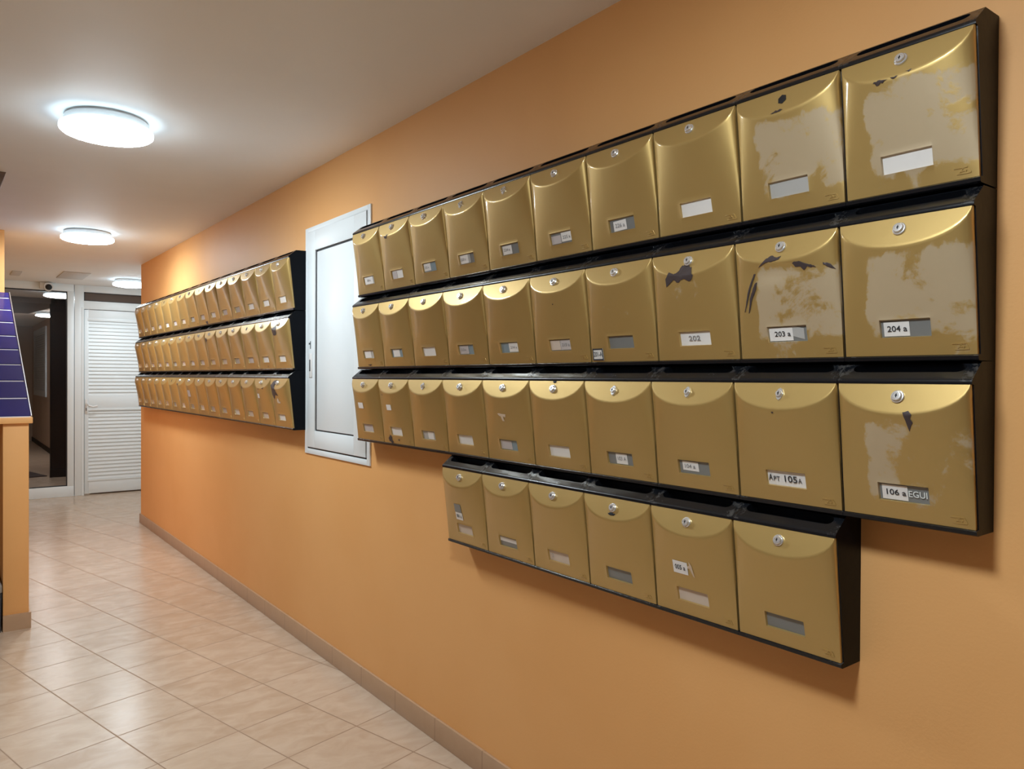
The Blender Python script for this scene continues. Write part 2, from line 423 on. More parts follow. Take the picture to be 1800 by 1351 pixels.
# ------------------------------------------------------------------ ceiling lamps
def lamp_meshes():
    bm = bmesh.new()
    add_lathe(bm, [(0, 0), (0.150, 0), (0.150, -0.012), (0.166, -0.012), (0.168, -0.036), (0.160, -0.040), (0, -0.040)], 64)
    base = finish(bm, 'base', M['white2'], 30)
    bm = bmesh.new()
    add_lathe(bm, [(0, -0.042), (0.178, -0.042), (0.184, -0.045), (0.1855, -0.054), (0.1835, -0.062), (0.176, -0.069), (0.160, -0.074), (0.120, -0.081), (0.06, -0.085), (0, -0.086)], 64)
    bm.faces.ensure_lookup_table()
    for f in bm.faces: f.material_index = 1 if f.calc_center_median().z > -0.064 else 0
    dif = finish(bm, 'diffuser', [M['glow'], M['rim']], 60)
    bm = bmesh.new()
    add_lathe(bm, [(0, -0.001), (0.007, -0.001), (0.007, -0.0035), (0, -0.004)], 16)
    sen = finish(bm, 'sensor_dot', M['sensor'], 30)
    return base, dif, sen
LB, LD, LS = lamp_meshes()
LDX = {}
def lamp(X, Y, label, dot=True, glow=None):
    p = W(X, Y, ZC)
    rt = tag(empty('ceiling_light', p), label, 'ceiling light', 'round ceiling lights along the corridor')
    link('base', LB, rt)
    d = link('diffuser', LD, rt)
    if glow:
        if glow not in LDX:
            LDX[glow] = LD.copy(); LDX[glow].materials[0] = M[glow]
        d.data = LDX[glow]
    if dot:
        s = link('sensor_dot', LS, d); s.location = (-0.075, -0.095, -0.0805)
lamp(-4.75, 0.5, 'round white ceiling light nearest the photographer, over the near mailboxes', False)
lamp(-3.555, 12.0, 'largest visible round white ceiling light, nearest along the corridor')
lamp(-2.28, 23.4, 'middle round white ceiling light, smaller, above the tiled counter end', False)
lamp(1.0, 35.0, 'small round white ceiling light before the louvred door, half hidden by the wall', False, 'glow_dim')
lamp(-0.94, 42.4, 'round ceiling light just behind the glass screen, at its top', False, 'glow_hall')
lamp(0.0, 57.5, 'farthest round ceiling light seen through the glass beside the dark pier', False, 'glow_hall')

# small ceiling fittings
tag(ubox('ceiling_hatch', (-1.75, 33.6, ZC - 0.03), (-0.75, 36.1, ZC), M['vent'], None, 0.002), 'flat rectangular hatch in the ceiling before the glass screen', 'hatch')
tag(ubox('ceiling_plate', (-3.45, 34.8, ZC - 0.05), (-3.1, 36.2, ZC), M['vent'], None, 0.003), 'small oblong plate on the ceiling left of the security camera', 'plate')

# security camera
rt = tag(empty('security_camera', W(-1.9, YE, 4.3)), 'small white security camera with black lens above the glass screen', 'camera')
bm = bmesh.new(); add_box(bm, W(-2.18, YE - 0.28, 4.05), W(-1.70, YE, 4.34), 0, 0.008)
put('housing', bm, M['white2'], rt)
Rx = Matrix.Rotation(math.radians(90), 4, 'X')
bm = bmesh.new()
add_lathe(bm, [(0, 0), (0.052, 0), (0.054, 0.02), (0.050, 0.05), (0, 0.055)], 24, Matrix.Translation(W(-1.84, YE - 0.25, 4.12)) @ Rx)
put('shroud', bm, M['white2'], rt, 40)
bm = bmesh.new()
add_lathe(bm, [(0, 0.05), (0.036, 0.05), (0.030, 0.064), (0.015, 0.070), (0, 0.071)], 24, Matrix.Translation(W(-1.84, YE - 0.25, 4.10)) @ Rx)
put('lens', bm, M['keyhole'], rt, 40)

# ------------------------------------------------------------------ masonry counter with sloping blue tile top
rt = tag(empty('tiled_counter', W(-5.5, 21, ZF)), 'orange masonry counter with steep cobalt blue tiled top at left', 'counter')
bm = bmesh.new()
add_box(bm, W(-4.70, 17.80, ZF), W(-4.21, 24.66, -1.06), 0, 0.004)
add_box(bm, W(-7.2, 22.5, ZF), W(-4.70, 24.66, -1.06))
put('base', bm, M['orange'], rt)
bm = bmesh.new()
add_box(bm, W(-7.2, 17.72, -1.07), W(-4.14, 24.66, -0.93), 0, 0.004)
put('ledge', bm, M['orange'], rt)
bm = bmesh.new()
poly = [tuple((y * U, ez(z))) for y, z in ((17.80, -0.93), (24.66, 2.48), (24.66, -0.93))]
add_prism(bm, poly, 0, ex(-7.2), ex(-4.19))
put('slope_core', bm, M['blue_grout'], rt, None)
rows = [0.0, 0.117, 0.234, 0.353, 0.471, 0.584, 0.704, 0.822, 0.942, 1.0]
d = Vector((0, 6.84 * U, 3.40 * U)); nrm = Vector((0, -3.43, 6.9)).normalized()
P0 = W(0, 17.80, -0.93); P0.x = 0
bm = bmesh.new()
for a, b in zip(rows, rows[1:]):
    for (xa, xb) in ((-5.15, -4.172), (-6.16, -5.17), (-7.17, -6.18)):
        g = 0.0055
        a2, b2 = a + g, (b - g if b < 1 else b)
        c = [P0 + d * a2, P0 + d * b2]
        q8 = []
        for k in (0.0, 0.0045):
            q8 += [Vector((ex(xa), *(c[0] + nrm * k).yz)), Vector((ex(xb), *(c[0] + nrm * k).yz)), Vector((ex(xb), *(c[1] + nrm * k).yz)), Vector((ex(xa), *(c[1] + nrm * k).yz))]
        vs = [bm.verts.new(p) for p in q8]
        fs = [bm.faces.new([vs[i] for i in f]) for f in ((0, 3, 2, 1), (4, 5, 6, 7), (0, 1, 5, 4), (1, 2, 6, 5), (2, 3, 7, 6), (3, 0, 4, 7))]
        bmesh.ops.bevel(bm, geom=list({e for f in (fs[1],) for e in f.edges}), offset=0.001, segments=2, affect='EDGES')
put('blue_tiles', bm, M['blue'], rt, 40)
bm = bmesh.new()
c = [P0, P0 + d]
vs = []
for k in (0.0, 0.010):
    vs += [bm.verts.new(Vector((ex(x), *(p + nrm * k).yz))) for x, p in ((-4.170, c[0]), (-4.152, c[0]), (-4.152, c[1]), (-4.170, c[1]))]
for f in ((0, 3, 2, 1), (4, 5, 6, 7), (0, 1, 5, 4), (1, 2, 6, 5), (2, 3, 7, 6), (3, 0, 4, 7)): bm.faces.new([vs[i] for i in f])
put('edge_trim', bm, M['alu'], rt, None)  # bright strip added to imitate light reflected along the tile edge
bm = bmesh.new()
add_box(bm, W(-4.70, 17.755, ZF), W(-4.17, 17.80, ZF + 0.36)); add_box(bm, W(-4.21, 17.80, ZF), W(-4.17, 24.66, ZF + 0.36))
put('skirting', bm, M['skirting'], rt, None)
rt = tag(empty('storage_box', W(-5.1, 18.4, ZF)), 'low dark grey box with paler rim standing under the counter', 'box')
bm = bmesh.new(); add_prism(bm, [tuple(W(x, 0, z).xz) for x, z in ((-5.45, ZF), (-4.74, ZF), (-4.72, ZF + 0.88), (-5.5, ZF + 0.88))], 1, 17.78 * U, 19.1 * U)
put('body', bm, M['bin'], rt, None)
bm = bmesh.new(); add_box(bm, W(-5.52, 17.75, ZF + 0.88), W(-4.715, 19.12, ZF + 1.06), 0, 0.006)
put('rim', bm, M['bin_lid'], rt)
bm = bmesh.new()
add_prism(bm, [tuple(W(x, 0, z).xz) for x, z in ((-4.68, ZC), (-4.79, ZC - 0.34), (-5.15, ZC - 1.45), (-7.6, ZC - 1.45), (-7.6, ZC))], 1, 17.05 * U, 17.5 * U)
tag(link('ceiling_beam', finish(bm, 'ceiling_beam', M['wood'])), 'dark brown wooden beam end under the ceiling at the left edge', 'beam')

# ------------------------------------------------------------------ white utility hatch in the wall
rt = tag(empty('utility_hatch', W(0.41, 11.6, -1.606)), 'tall white metal utility hatch in the orange wall between both mailbox banks', 'hatch door')
bm = bmesh.new()
def hb(ya, za, yb, zb, x0, x1, bev=0.0015): add_box(bm, W(x0, ya, za), W(x1, yb, zb), 0, bev)
# fixed frame, nearly flush with the plaster
hb(10.07, -1.606, 10.19, 3.155, 0.380, 0.41); hb(12.97, -1.606, 13.10, 3.155, 0.380, 0.41)
hb(10.19, -1.606, 12.97, -1.50, 0.380, 0.41); hb(10.19, 3.06, 12.97, 3.155, 0.380, 0.41)
put('frame', bm, M['white'], rt)
bm = bmesh.new()
hb(10.225, -1.465, 10.72, 3.055, 0.370, 0.405); hb(12.56, -1.465, 12.965, 3.055, 0.370, 0.405)
hb(10.72, -1.465, 12.56, -1.11, 0.370, 0.405); hb(10.72, 2.64, 12.56, 3.055, 0.370, 0.405)
put('leaf_frame', bm, M['white'], rt)
bm = bmesh.new(); hb(10.74, -1.08, 12.49, 2.60, 0.385, 0.40)
put('panel', bm, M['white'], rt)
bm = bmesh.new(); add_box(bm, W(0.398, 10.19, -1.50), W(0.409, 12.97, 3.06))
put('gasket', bm, M['gasket'], rt, None)
bm = bmesh.new()
add_box(bm, W(0.355, 12.68, 0.00), W(0.370, 12.84, 0.50), 0, 0.003)
lk = put('latch_plate', bm, M['white2'], rt)
bm = bmesh.new()
add_box(bm, W(0.352, 12.75, 0.13), W(0.356, 12.81, 0.37))
put('keyhole', bm, M['gap'], rt, None)
bm = bmesh.new()
add_prism(bm, [(12.76 * U, ez(0.60)), (12.80 * U, ez(0.60)), (12.80 * U, ez(0.69)), (12.87 * U, ez(0.69)), (12.87 * U, ez(0.73)), (12.80 * U, ez(0.73)), (12.80 * U, ez(0.76)), (12.76 * U, ez(0.76))], 0, ex(0.367), ex(0.371))
put('small_lock', bm, M['gap'], rt, None)

# ------------------------------------------------------------------ mailboxes
H = 1.049            # door height
HW = 0.488           # half door width
BUL, TS = 0.105, 0.455
def bulge(u): return BUL * max(0.0, 1 - u * u) ** 0.6
def s_crease(u):
    B = bulge(u); return B / (0.78 * TS * H + B)
def surf(u, s):
    """u -1..1 across the door, s 0..1 from top to bottom -> depth in units"""
    d_ = min(TS * s * H, bulge(u) * (1 - s) / 0.78)
    return 0.115 * s - d_
ZB = 1.10            # door top above the thing's base
def L(u, s, off=0.0, dent=None):
    X = surf(u, s) - off + (dent(u, s) if dent else 0.0)
    return Vector(((X - 0.41) * U, -u * HW * U, (ZB - s * H) * U))

WU, W0, W1 = 0.39, 0.735, 0.868      # card window half width (in u) and its rows
rnd = random.Random(7)
def rag(poly, rng, amt):
    out = []
    n = len(poly)
    for i in range(n):
        a, b = Vector(poly[i]), Vector(poly[(i + 1) % n])
        k = max(1, int((b - a).length / 0.028))
        for j in range(k):
            p = a.lerp(b, j / k)
            out.append((p.x + rng.uniform(-amt, amt), p.y + rng.uniform(-amt, amt)))
    return out

def add_patch_poly(bm, poly, off, mi, dent=None):
    cx = sum(p[0] for p in poly) / len(poly); cy = sum(p[1] for p in poly) / len(poly)
    rings = []
    for t in (0.35, 0.7, 1.0):
        rings.append([bm.verts.new(L(cx + (p[0] - cx) * t, cy + (p[1] - cy) * t, off if t < 1 else off * 0.75, dent)) for p in poly])
    c = bm.verts.new(L(cx, cy, off, dent)); n = len(poly); fs = []
    for i in range(n):
        j = (i + 1) % n
        fs.append(bm.faces.new((c, rings[0][i], rings[0][j])))
        for A, B in zip(rings, rings[1:]): fs.append(bm.faces.new((A[i], B[i], B[j], A[j])))
    for f in fs: f.material_index = mi

def door_mesh(name, chips=(), dent=None, lockhole=False, logo=True, seed=1):
    bm = bmesh.new()
    rng = random.Random(seed)
    cols = sorted(set([round(math.sin(t * math.pi / 2 / 9), 4) for t in range(-9, 10)] + [-WU - 0.016, -WU, -WU + 0.012, WU - 0.012, WU, WU + 0.016]))
    grid = []
    fixed = [0.56, 0.63, 0.69, W0 - 0.012, W0, W0 + 0.007, (W0 + W1) / 2, W1 - 0.007, W1, W1 + 0.014, 0.93, 1.0]
    for u in cols:
        sc = s_crease(u); e = min(0.006, sc * 0.3)
        g = min(0.022, sc * 0.5)
        ss = [(sc - g) * k / 4 for k in range(5)] + [sc - e, sc + e, sc + g] + [sc + g + (0.56 - sc - g) * (k / 6) for k in range(1, 6)] + fixed
        col = []
        for s in ss:
            off = 0.0
            if abs(u) <= WU + 1e-6 and W0 - 1e-6 <= s <= W1 + 1e-6:
                inner = abs(u) <= WU - 0.011 and W0 + 0.006 <= s <= W1 - 0.006
                off = -0.021 if inner else 0.004
            elif abs(u) <= WU + 0.017 and W0 - 0.013 <= s <= W1 + 0.015: off = 0.001
            col.append(bm.verts.new(L(u, s, off, dent)))
        grid.append(col)
    for A, B in zip(grid, grid[1:]):
        for i in range(len(A) - 1):
            bm.faces.new((A[i], A[i + 1], B[i + 1], B[i]))
    # folded rim
    ring = [c[0] for c in grid] + grid[-1][1:] + [c[-1] for c in reversed(grid[:-1])] + list(reversed(grid[0][1:-1]))
    back = [bm.verts.new(v.co + Vector((0.030 * U, 0, 0))) for v in ring]
    n = len(ring)
    for i in range(n):
        j = (i + 1) % n
        bm.faces.new((ring[i], back[i], back[j], ring[j]))
    bmesh.ops.remove_doubles(bm, verts=bm.verts, dist=1e-5)
    if logo:   # small embossed maker's mark near the lower right corner
        st = [((0.66, 0.925), (0.86, 0.925)), ((0.86, 0.925), (0.90, 0.965)), ((0.70, 0.965), (0.90, 0.965)), ((0.73, 0.962), (0.79, 0.930)), ((0.79, 0.930), (0.83, 0.962)), ((0.75, 0.948), (0.84, 0.948))]
        for (a, b) in st:
            a, b = Vector(a), Vector(b); t = (b - a).normalized(); nn = Vector((-t.y, t.x))
            w = 0.0045
            pts = [a + nn * w, b + nn * w, b - nn * w, a - nn * w]
            lo = [bm.verts.new(L(p.x, p.y, 0.0005, dent)) for p in pts]
            hi = [bm.verts.new(L(a.lerp(b, 0.5).lerp(p, 0.9).x, a.lerp(b, 0.5).lerp(p, 0.9).y, 0.0045, dent)) for p in pts]
            bm.faces.new(hi)
            for i in range(4): bm.faces.new((lo[i], lo[(i + 1) % 4], hi[(i + 1) % 4], hi[i]))
    bmesh.ops.recalc_face_normals(bm, faces=bm.faces)
    for poly, amt, mi in chips:
        add_patch_poly(bm, rag(poly, rng, amt), 0.0055, mi, dent)
    if lockhole:
        add_patch_poly(bm, [(0.085 * math.cos(i * math.pi / 3 + 0.3), 0.095 + 0.042 * math.sin(i * math.pi / 3 + 0.3)) for i in range(6)], 0.0055, 2, dent)
    me = finish(bm, name, [M['gold'], M['rust'], M['keyhole'], M['residue']], 45, recalc=False)
    # outward normals
    return me

def body_mesh():
    bm = bmesh.new()
    hw = 0.4985 * U
    def P(X, Zr): return ((X - 0.41) * U, (Zr + ZB) * U)
    A, B, C1 = P(0.408, 0.175), P(0.165, 0.168), P(0.018, 0.048)
    prof = [A, B, C1, P(0.004, 0.036), P(-0.004, 0.022), P(-0.002, 0.004), P(0.020, 0.001), P(0.030, -0.002), P(0.146, -1.047), P(0.112, -1.052), P(0.104, -1.060), P(0.108, -1.086), P(0.125, -1.094), P(0.408, -1.094)]
    n = len(prof)
    Lv = [bm.verts.new((p[0], hw, p[1])) for p in prof]; Rv = [bm.verts.new((p[0], -hw, p[1])) for p in prof]
    bm.faces.new(Lv); bm.faces.new(Rv[::-1])
    for i in range(n):
        if i == 1: continue                     # slanted face gets the slot
        j = (i + 1) % n
        bm.faces.new((Lv[i], Rv[i], Rv[j], Lv[j]))
    # slot in the slanted face B..C1
    b, c = Vector((B[0], 0, B[1])), Vector((C1[0], 0, C1[1])); ax = (b - c); hgt = ax.length; ax.normalize()
    nrm = Vector((-ax.z, 0, ax.x))
    v0, v1 = 0.36 * hgt, 0.90 * hgt; r = (v1 - v0) / 2; vm = (v0 + v1) / 2; ue = 0.405 * U - r
    loop = []
    for k in range(13):
        t = -math.pi / 2 + math.pi * k / 12; loop.append((ue + r * 1.25 * math.cos(t), vm + r * math.sin(t)))
    for k in range(13):
        t = math.pi / 2 + math.pi * k / 12; loop.append((-ue + r * 1.25 * math.cos(t), vm + r * math.sin(t)))
    inner = [bm.verts.new(c + ax * v + Vector((0, y, 0))) for y, v in loop]
    ie = [bm.edges.new((inner[i], inner[(i + 1) % len(inner)])) for i in range(len(inner))]
    oc = [Lv[1], Rv[1], Rv[2], Lv[2]]
    oe = [bm.edges.get((oc[i], oc[(i + 1) % 4])) or bm.edges.new((oc[i], oc[(i + 1) % 4])) for i in range(4)]
    bmesh.ops.triangle_fill(bm, edges=ie + oe, use_beauty=True)
    mid = [bm.verts.new(v.co - nrm * 0.004) for v in inner]
    deep = [bm.verts.new(v.co - nrm * 0.030) for v in inner]
    m_ = len(inner)
    for P_, Q_ in ((inner, mid), (mid, deep)):
        for i in range(m_): bm.faces.new((P_[i], P_[(i + 1) % m_], Q_[(i + 1) % m_], Q_[i]))
    bm.faces.new(deep)
    return finish(bm, 'body', M['black'], 50)
BODY = body_mesh()

def lock_axis():
    """frame on the flap at lock height: z = outward normal"""
    a, b = L(0, 0.06), L(0, 0.13)
    up = (a - b).normalized(); rt_ = Vector((0, -1, 0)); out = rt_.cross(up).normalized()
    if out.x > 0: out = -out
    rt_ = up.cross(out).normalized()
    m4 = Matrix((rt_, up, out)).transposed().to_4x4(); m4.translation = L(0, 0.092)
    return m4
LM = lock_axis()
def lock_mesh(kind):
    bm = bmesh.new()
    if kind == 'round':
        add_lathe(bm, [(0.0130, -0.001), (0.0130, 0.003), (0.0118, 0.0042), (0.0102, 0.0044), (0.0100, 0.0082), (0.0088, 0.0094), (0.0060, 0.0096), (0.0056, 0.0090), (0, 0.0090)], 28)
        top = 0.0091
    else:
        pts = [(0, 0.0155), (0.0055, 0.012), (0.0085, 0.0035), (0.0095, 0), (0.0085, -0.0035), (0.0055, -0.012), (0, -0.0165), (-0.0055, -0.012), (-0.0085, -0.0035), (-0.0095, 0), (-0.0085, 0.0035), (-0.0055, 0.012)]
        lo = [bm.verts.new((x, y, -0.001)) for x, y in pts]; hi = [bm.verts.new((x * 0.9, y * 0.9, 0.0035)) for x, y in pts]
        bm.faces.new(hi)
        for i in range(len(pts)): j = (i + 1) % len(pts); bm.faces.new((lo[i], lo[j], hi[j], hi[i]))
        add_lathe(bm, [(0.0078, 0.003), (0.0076, 0.0072), (0.0064, 0.0082), (0, 0.0082)], 20)
        top = 0.0083
    n0 = len(bm.faces)
    bm.faces.ensure_lookup_table()
    for (x0, y0_, x1, y1_) in ((-0.0009, -0.0042, 0.0009, 0.0042), (-0.0022, -0.0010, 0.0018, 0.0016)):
        add_box(bm, (x0, y0_, top - 0.001), (x1, y1_, top + 0.0002), 1)
    bmesh.ops.transform(bm, matrix=LM, verts=bm.verts)
    return finish(bm, 'lock', [M['chrome'], M['keyhole']], 35)
LOCKS = {k: lock_mesh(k) for k in ('round', 'diamond')}

def sheet(u0, u1, s0, s1, off, mat, name, border=None, tilt=0.0):
    bm = bmesh.new(); n = 8
    def P(a, b):
        return L(u0 + (u1 - u0) * a, s0 + (s1 - s0) * b + tilt * (a - 0.5), off)
    top = [[bm.verts.new(P(i / n, j / 2)) for j in range(3)] for i in range(n + 1)]
    for A, B in zip(top, top[1:]):
        for j in range(2): bm.faces.new((A[j], A[j + 1], B[j + 1], B[j]))
    r = bmesh.ops.extrude_face_region(bm, geom=list(bm.faces))
    bmesh.ops.translate(bm, verts=[g for g in r['geom'] if isinstance(g, bmesh.types.BMVert)], vec=(-0.0004, 0, 0))
    mats = [mat]
    if border:
        mats.append(border); bm2 = bm
        e = 0.015
        for (a0, a1, b0, b1) in ((u0, u1, s0, s0 + e), (u0, u1, s1 - e, s1), (u0, u0 + 2 * e, s0, s1), (u1 - 2 * e, u1, s0, s1)):
            vs = [bm.verts.new(L(a, b, off + 0.0055)) for a, b in ((a0, b0), (a1, b0), (a1, b1), (a0, b1))]
            bm.faces.new(vs).material_index = 1
    return finish(bm, name, mats)

TXT = {}
def text_polys(body):
    if body not in TXT:
        c = bpy.data.curves.new('t', 'FONT'); c.body = body; c.size = 1.0; c.align_x = 'CENTER'; c.align_y = 'CENTER'; c.resolution_u = 3; c.offset = 0.012
        o = bpy.data.objects.new('t', c); COL.objects.link(o)
        dg = bpy.context.evaluated_depsgraph_get(); me = o.evaluated_get(dg).to_mesh()
        vs = [v.co.copy() for v in me.vertices]; fs = [tuple(p.vertices) for p in me.polygons]
        o.evaluated_get(dg).to_mesh_clear()
        bpy.data.objects.remove(o); bpy.data.curves.remove(c)
        TXT[body] = (vs, fs)
    return TXT[body]
def lettering(body, cu, cs, height, off, mat, width=None, tilt=0.0, squeeze=1.0):
    """height of a capital in units; centred at (cu, cs)"""
    vs, fs = text_polys(body); k = height / 0.72
    if width:
        span = max(v.x for v in vs) - min(v.x for v in vs); squeeze = width / (span * k)
    bm = bmesh.new()
    bv = []
    for v in vs:
        du = v.x * k * squeeze / HW
        bv.append(bm.verts.new(L(cu + du, cs - v.y * k / H + tilt * du, off)))
    for f in fs:
        try: bm.faces.new([bv[i] for i in f])
        except ValueError: pass
    return finish(bm, 'lettering', mat)

ROWZ = [2.520, 1.2425, -0.0265, -1.2935]
ORD = ['first', 'second', 'third', 'fourth', 'fifth', 'sixth', 'seventh', 'eighth', 'ninth', 'tenth', 'eleventh', 'twelfth', 'thirteenth', 'fourteenth', 'fifteenth']

# worn, chipped and dented doors of the near bank: (row, column) -> chips in (u, s)
K = 1
def c01(*p): return [(a * 2 - 1, b) for a, b in p]
near_chips = {
 (1, 9): [(c01((.30, .213), (.37, .205), (.42, .225), (.33, .238)), .008, K), (c01((.44, .215), (.50, .212), (.47, .228)), .006, K), (c01((.55, .20), (.60, .19), (.58, .21)), .004, K)],
 (1, 8): [(c01((.41, .205), (.46, .185), (.53, .19), (.50, .205)), .006, K)],
 (1, 1): [(c01((.30, .215), (.46, .20), (.40, .245), (.31, .25)), .012, K)],
 (2, 7): [(c01((.22, .245), (.27, .165), (.33, .215), (.39, .16), (.44, .12), (.48, .10), (.51, .13), (.55, .16), (.58, .24), (.55, .285), (.47, .245), (.40, .275), (.31, .255), (.22, .30)), .012, K)],
 (2, 8): [(c01((.28, .245), (.37, .175), (.42, .155), (.48, .175), (.52, .165), (.49, .195), (.44, .205), (.36, .205)), .004, K),
          (c01((.63, .235), (.72, .235), (.75, .255), (.82, .275), (.84, .295), (.76, .28), (.73, .305), (.70, .275), (.65, .275)), .006, K),
          (c01((.89, .255), (.95, .275), (.985, .315), (.95, .305), (.89, .275)), .004, K),
          (c01((.225, .285), (.245, .285), (.17, .42), (.085, .60), (.075, .60), (.14, .43)), .003, K),
          (c01((.225, .37), (.255, .355), (.235, .42), (.175, .51), (.135, .61), (.125, .61), (.155, .49)), .003, K)],
 (3, 9): [(c01((.555, .20), (.595, .19), (.625, .215), (.61, .245), (.625, .27), (.60, .335), (.585, .30), (.575, .26)), .006, K)],
 (3, 8): [(c01((.44, .24), (.46, .236), (.462, .25), (.445, .252)), .002, K)],
 (3, 5): [(c01((.46, .0), (.53, -.0), (.52, .02), (.48, .022)), .004, 2)],
 (3, 1): [(c01((.17, .93), (.25, .865), (.31, .90), (.29, .95), (.36, .985), (.27, .995), (.20, .965)), .010, K), (c01((.50, .93), (.56, .925), (.54, .955)), .008, K), (c01((.19, .235), (.24, .232), (.235, .25)), .003, K)],
 (3, 4): [(c01((.38, .405), (.56, .42), (.55, .455), (.50, .445), (.52, .505), (.47, .50), (.45, .45), (.40, .435)), .006, 3)],
 (2, 5): [(c01((.49, .34), (.505, .34), (.503, .352), (.49, .352)), .001, 2)],
 (4, 6): [(c01((.44, .150), (.50, .135), (.56, .150), (.53, .165), (.47, .165)), .004, 2)],
 (4, 7): [(c01((.455, .505), (.53, .50), (.515, .46), (.545, .50), (.565, .60), (.55, .60), (.54, .53), (.46, .525)), .004, 3)],
 (2, 0): [(c01((.40, .97), (.55, .965), (.50, .99)), .006, K)],
}
def dent28(u, s):
    return 0.030 * math.exp(-((u + 0.15) / 0.40) ** 2 - ((s - 0.285) / 0.075) ** 2)
def dent35(u, s):
    return 0.006 * math.sin(22 * u + 9 * s) * math.sin(60 * s + 5 * u) * math.exp(-((u - 0.15) / 0.42) ** 2 - ((s - 0.07) / 0.09) ** 2)
def dent27(u, s):
    return 0.016 * math.exp(-((u + 0.15) / 0.28) ** 2 - ((s - 0.18) / 0.08) ** 2)
dents = {(2, 8): dent28, (3, 5): dent35, (2, 7): dent27}
wear = {(1, 9): .95, (2, 9): .92, (3, 9): .80, (1, 8): .90, (2, 8): .92, (3, 8): .50, (2, 7): .55, (3, 7): .30, (1, 7): .12, (2, 6): .48, (3, 6): .16, (1, 6): .15, (2, 5): .25, (1, 5): .10}
FULL, HALF = ('full',), ('half',)
# card windows: (window material, [(u0, u1, s0, s1, material, tilt)...], [(text, u, s, cap height, ink, width)...])
def card(win, cards=(), texts=()): return (win, cards, texts)
a0, a1, b0, b1 = -WU + 0.02, WU - 0.02, W0 + 0.012, W1 - 0.012
CM = (W0 + W1) / 2
near_cards = {
 (1, 0): card('plastic_light', [(a0, .25, b0, b1, 'paper', 0)], [('220 a', -.05, CM, .035, 'ink_faded', .13)]),
 (1, 1): card('paper', [(a0, -.05, b0 + .01, b1, 'paper_lilac', 0)]),
 (1, 2): card('plastic_blue', [(a0, .04, b0, b1 - .008, 'paper', 0)], [('222 a', -.18, CM, .032, 'ink_faded', .12)]),
 (1, 3): card('plastic_grey', [(a0, .05, b0, b1, 'paper', 0), (.05, .16, b0, b1, 'plastic_light', 0)], [('223 a', -.20, CM, .034, 'ink_faded', .12)]),
 (1, 4): card('plastic_grey', [(a0 + .03, .06, b0 + .006, b1, 'paper', 0)], [('224 a', -.15, CM, .036, 'ink_faded', .13)]),
 (1, 5): card('plastic_grey', [(a0, -.02, b0 + .02, b1, 'paper_lilac', 0), (.0, a1 - .02, b0, b1 - .01, 'paper', 0)], [('225 a', .19, CM, .036, 'ink_faded', .13)]),
 (1, 6): card('plastic_grey', [(a0 + .10, .12, b0 + .01, b1, 'paper', -.006)], [('226 a', -.07, CM + .006, .042, 'ink_faded', .14)]),
 (1, 7): card('paper'),
 (1, 8): card('plastic_light'),
 (1, 9): card('paper'),
 (2, 0): card('plastic_light', [(a0 + .04, .14, b0, b1, 'paper', 0)]),
 (2, 1): card('plastic_blue', [(a0 + .10, .16, b0, b1, 'paper', 0)]),
 (2, 2): card('paper'),
 (2, 3): card('plastic_blue', [(a0, .10, b0, b1, 'paper_lilac', 0)], [('213 a', -.16, CM, .034, 'ink_faded', .13)]),
 (2, 4): card('plastic_blue', [(-.03, a1, b0, b1, 'paper', 0)], [('214 a', .17, CM, .034, 'ink_faded', .13)]),
 (2, 5): card('plastic_grey', [(a0, -.01, b0, b1, 'paper_beige', 0), (.0, a1, b0, b1, 'paper_lilac', 0)], [('215 a', .19, CM, .036, 'ink_faded', .13)]),
 (2, 6): card('plastic_grey'),
 (2, 7): card('paper', (), [('202', -.02, CM, .050, 'ink_faded', .14)]),
 (2, 8): card('plastic_grey', [(a0, .10, b0, b1, 'paper', 0), (.10, a1 - .05, b0, b1 - .02, 'plastic_light', .03)], [('203 a', -.10, CM, .045, 'ink', .155)]),
 (2, 9): card('plastic_grey', [(a0 + .03, .06, b0 + .006, b1, 'paper', 0)], [('204 a', -.13, CM + .003, .045, 'ink', .15)]),
 (3, 0): card('paper_lilac'),
 (3, 1): card('paper'),
 (3, 2): card('plastic_light', [(-.06, .26, b0, b1, 'paper', 0)]),
 (3, 3): card('paper'),
 (3, 4): card('plastic_blue', [(a0, .12, b0, b1, 'paper_lilac', 0)]),
 (3, 5): card('paper'),
 (3, 6): card('plastic_grey', [(-.14, .20, b0, b1, 'paper', 0)], [('103 A', .03, CM, .042, 'ink_faded', .125)]),
 (3, 7): card('plastic_grey', [(a0 + .07, .10, b0, b1 - .022, 'paper', .004)], [('104 a', -.12, CM - .008, .040, 'ink_faded', .13)]),
 (3, 8): card('paper', (), [('A', -.315, CM, .058, 'ink', .042), ('PT', -.195, CM + .006, .042, 'ink', .062), ('105', .075, CM, .058, 'ink', .120), ('A', .265, CM + .006, .042, 'ink', .036)]),
 (3, 9): card('plastic_grey', [(a0 + .03, .06, b0, b1, 'paper', 0)], [('106 a', -.13, CM, .045, 'ink', .15), ('EGUI', .215, CM, .050, 'ink_white', .135)]),
 (4, 3): card('paper_beige'),
 (4, 4): card('plastic_grey', [(a0, a1 - .03, b0 + .002, b0 + .055, 'paper', 0)], [('005 a  002 a', -.02, b0 + .028, .022, 'ink', .30)]),
 (4, 5): card('paper_beige', (), [('2', -.24, CM, .05, 'plastic_light', None)]),
 (4, 6): card('plastic_grey'),
 (4, 7): card('paper_beige'),
 (4, 8): card('plastic_grey'),
}
near_cards[(4, 4)] = card('plastic_grey', [(a0, a1 - .03, b0 + .002, b0 + .055, 'paper', 0)])
